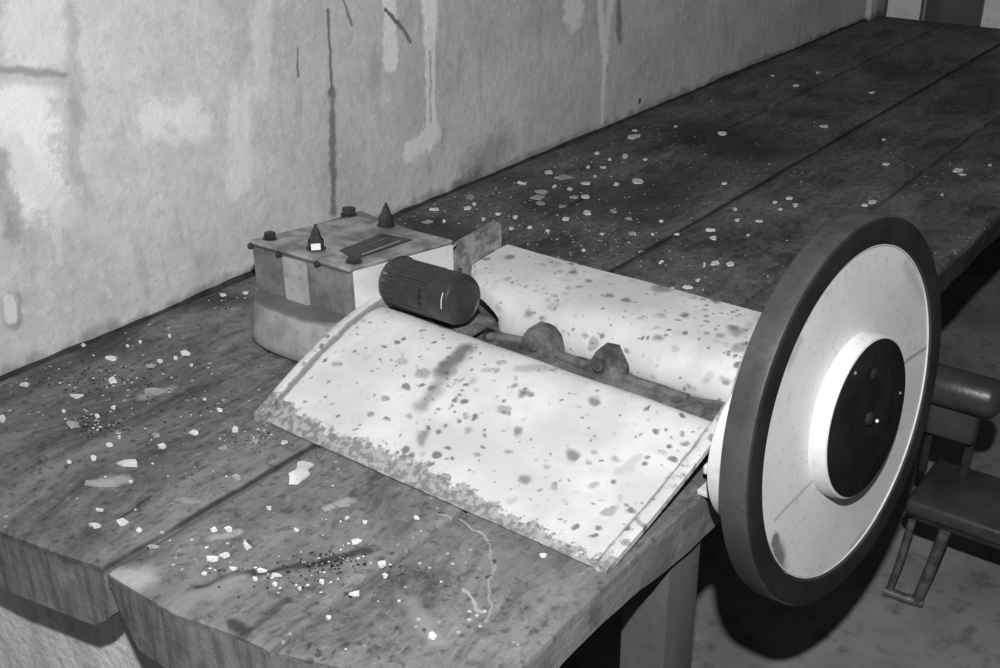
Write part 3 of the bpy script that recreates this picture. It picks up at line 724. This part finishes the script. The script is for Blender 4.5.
mid = [(586, 184, 9, 4), (549, 173, 11, 4), (543, 193, 16, 5, 1), (539.6, 204, 12, 4, 1), (585, 197, 10, 4), (574, 198, 10, 3, 1), (562, 207, 12, 3, 1), (566, 220, 10, 4), (524, 184, 9, 3), (471, 198, 9, 5, 1), (435, 210, 10, 3), (427, 223, 11, 4, 1), (474, 205, 5, 3), (515, 218, 6, 3), (483, 220, 5, 3), (444, 222, 5, 3), (616, 185, 7, 3), (625, 157, 6, 4), (604, 168, 9, 2), (676, 127, 5, 2), (634.5, 131, 8, 2), (614, 212, 8, 4, 1), (633, 234, 10, 4, 1), (629, 219, 8, 3, 1), (597, 154, 7, 2), (583, 251, 5, 2), (555, 187, 7, 3), (570, 190, 5, 3), (595, 177, 6, 2), (610, 160, 5, 2), (519, 183, 5, 3), (530, 228, 5, 3), (498, 215, 6, 2), (548, 232, 5, 3), (512, 229, 7, 3), (645, 160, 5, 2), (588, 168, 6, 2), (661, 222, 5, 2), (602, 235, 5, 2)]
rt = [(710, 231, 14, 3), (737, 221, 8, 3), (735, 210, 5, 3), (714, 239, 8, 4), (729.6, 265, 9, 5), (704, 265, 4, 4), (661, 263, 5, 3), (653, 235, 5, 2), (724, 184, 6, 2), (790, 199, 9, 2.5), (760, 222, 9, 2.5), (886, 165, 8, 2.5), (962, 175, 8, 2.5), (942, 196, 4, 2.5), (884, 140, 5, 2), (872, 93, 7, 2), (818, 73, 6, 2), (772, 76, 6, 2), (864, 206, 8, 2.5), (796, 86, 9, 2), (795, 206, 6, 3), (780, 210, 6, 2), (775, 203, 5, 2), (990, 166, 5, 2), (672, 290, 7, 3), (698, 281, 5, 3), (677, 235, 6, 3), (748, 236, 5, 2)]
for lst, lab, grp in ((near_l, 'small paint flake among the litter on the left planks between wall and plank gap', 'small flakes on the left planks'),
                      (near_r, 'small paint flake on the near plank in front of the front cover', 'small flakes on the near plank'),
                      (mid, 'small paint flake in the scatter between wall and rear cover', 'small flakes behind the machine'),
                      (rt, 'small paint flake on the planks above the rear cover and flywheel', 'small flakes on the far right planks')):
    for f in lst: flake(f[0], f[1], f[2], f[3], G if len(f) > 4 else Wt, lab, grp)
# uncountable crumbs: dark and pale grit
def crumbs(mat, label, spots, n, smin, smax, seed, lname):
    rnd = random.Random(seed); bm = bmesh.new()
    for (u, v, ru, rv, k) in spots:
        for _ in range(int(n*k)):
            q = pl(u+rnd.gauss(0, ru), v+rnd.gauss(0, rv))
            if q.y < .67 or q.y > 1.88 or q.x < .75: continue
            if q.x > 1.085 and q.x < 1.88 and q.y < 1.69: continue
            r = rnd.uniform(smin, smax); h = r*rnd.uniform(.3, .8); a0 = rnd.random()*6
            top = bm.verts.new(q+Vector((0, 0, h))); rg = [bm.verts.new(q+Vector((math.cos(a0+a*1.57)*r*rnd.uniform(.5, 1.2), math.sin(a0+a*1.57)*r*rnd.uniform(.5, 1.2), .0003))) for a in range(4)]
            for i in range(4): bm.faces.new((top, rg[i], rg[(i+1) % 4]))
            bm.faces.new(rg[::-1])
    o = obj(lname, bm, mat); o['label'] = label; o['category'] = 'crumbs'; o['kind'] = 'stuff'
SP = [(100, 425, 18, 5, 1), (110, 380, 30, 8, 1), (60, 375, 40, 8, .7), (215, 300, 18, 6, .8), (150, 400, 60, 20, 1), (40, 520, 25, 8, .6), (330, 562, 22, 5, .8), (280, 578, 40, 9, .6), (240, 625, 8, 3, .3), (560, 200, 45, 20, 2.6), (480, 215, 40, 12, 1.4), (640, 150, 40, 20, 1), (800, 130, 80, 40, 1.3), (620, 240, 50, 20, 1.2), (560, 240, 50, 8, 1), (740, 270, 40, 15, .6), (265, 440, 15, 4, .4)]
crumbs(M_grit, 'dark crumbs of dirt strewn over the bench planks', SP, 85, .0008, .0038, 5, 'dirt_crumbs')
crumbs(M_flake, 'tiny pale specks of paint strewn over the bench planks', [(a, b, c*1.2, d*1.2, k) for a, b, c, d, k in SP]+[(300, 560, 60, 30, 1), (150, 450, 60, 40, 1)], 26, .001, .0035, 9, 'paint_specks')
# ridge of dirt in the joint between wall and bench
rnd = random.Random(3); bm = bmesh.new(); secs = []
for i in range(260):
    x = .62+4.65*(i/259)**1.5
    hh = .003+.008*abs(nz(x*9, 1.1))+.008*max(0, nz(x*3, 7.7)); wd = .002+.014*abs(nz(x*7, 2.2))
    secs.append([Vector((x, 1.935, .0)), Vector((x, 1.903-wd, -.0005)), Vector((x, 1.903-wd*.5, hh*.45)), Vector((x, 1.906, hh*.9)), Vector((x, 1.935, hh))])
loft(bm, secs); o = obj('joint_dirt', bm, M_grit, smooth=60)
o['label'] = 'ragged line of dirt packed between plaster wall and bench'; o['category'] = 'dirt'; o['kind'] = 'stuff'
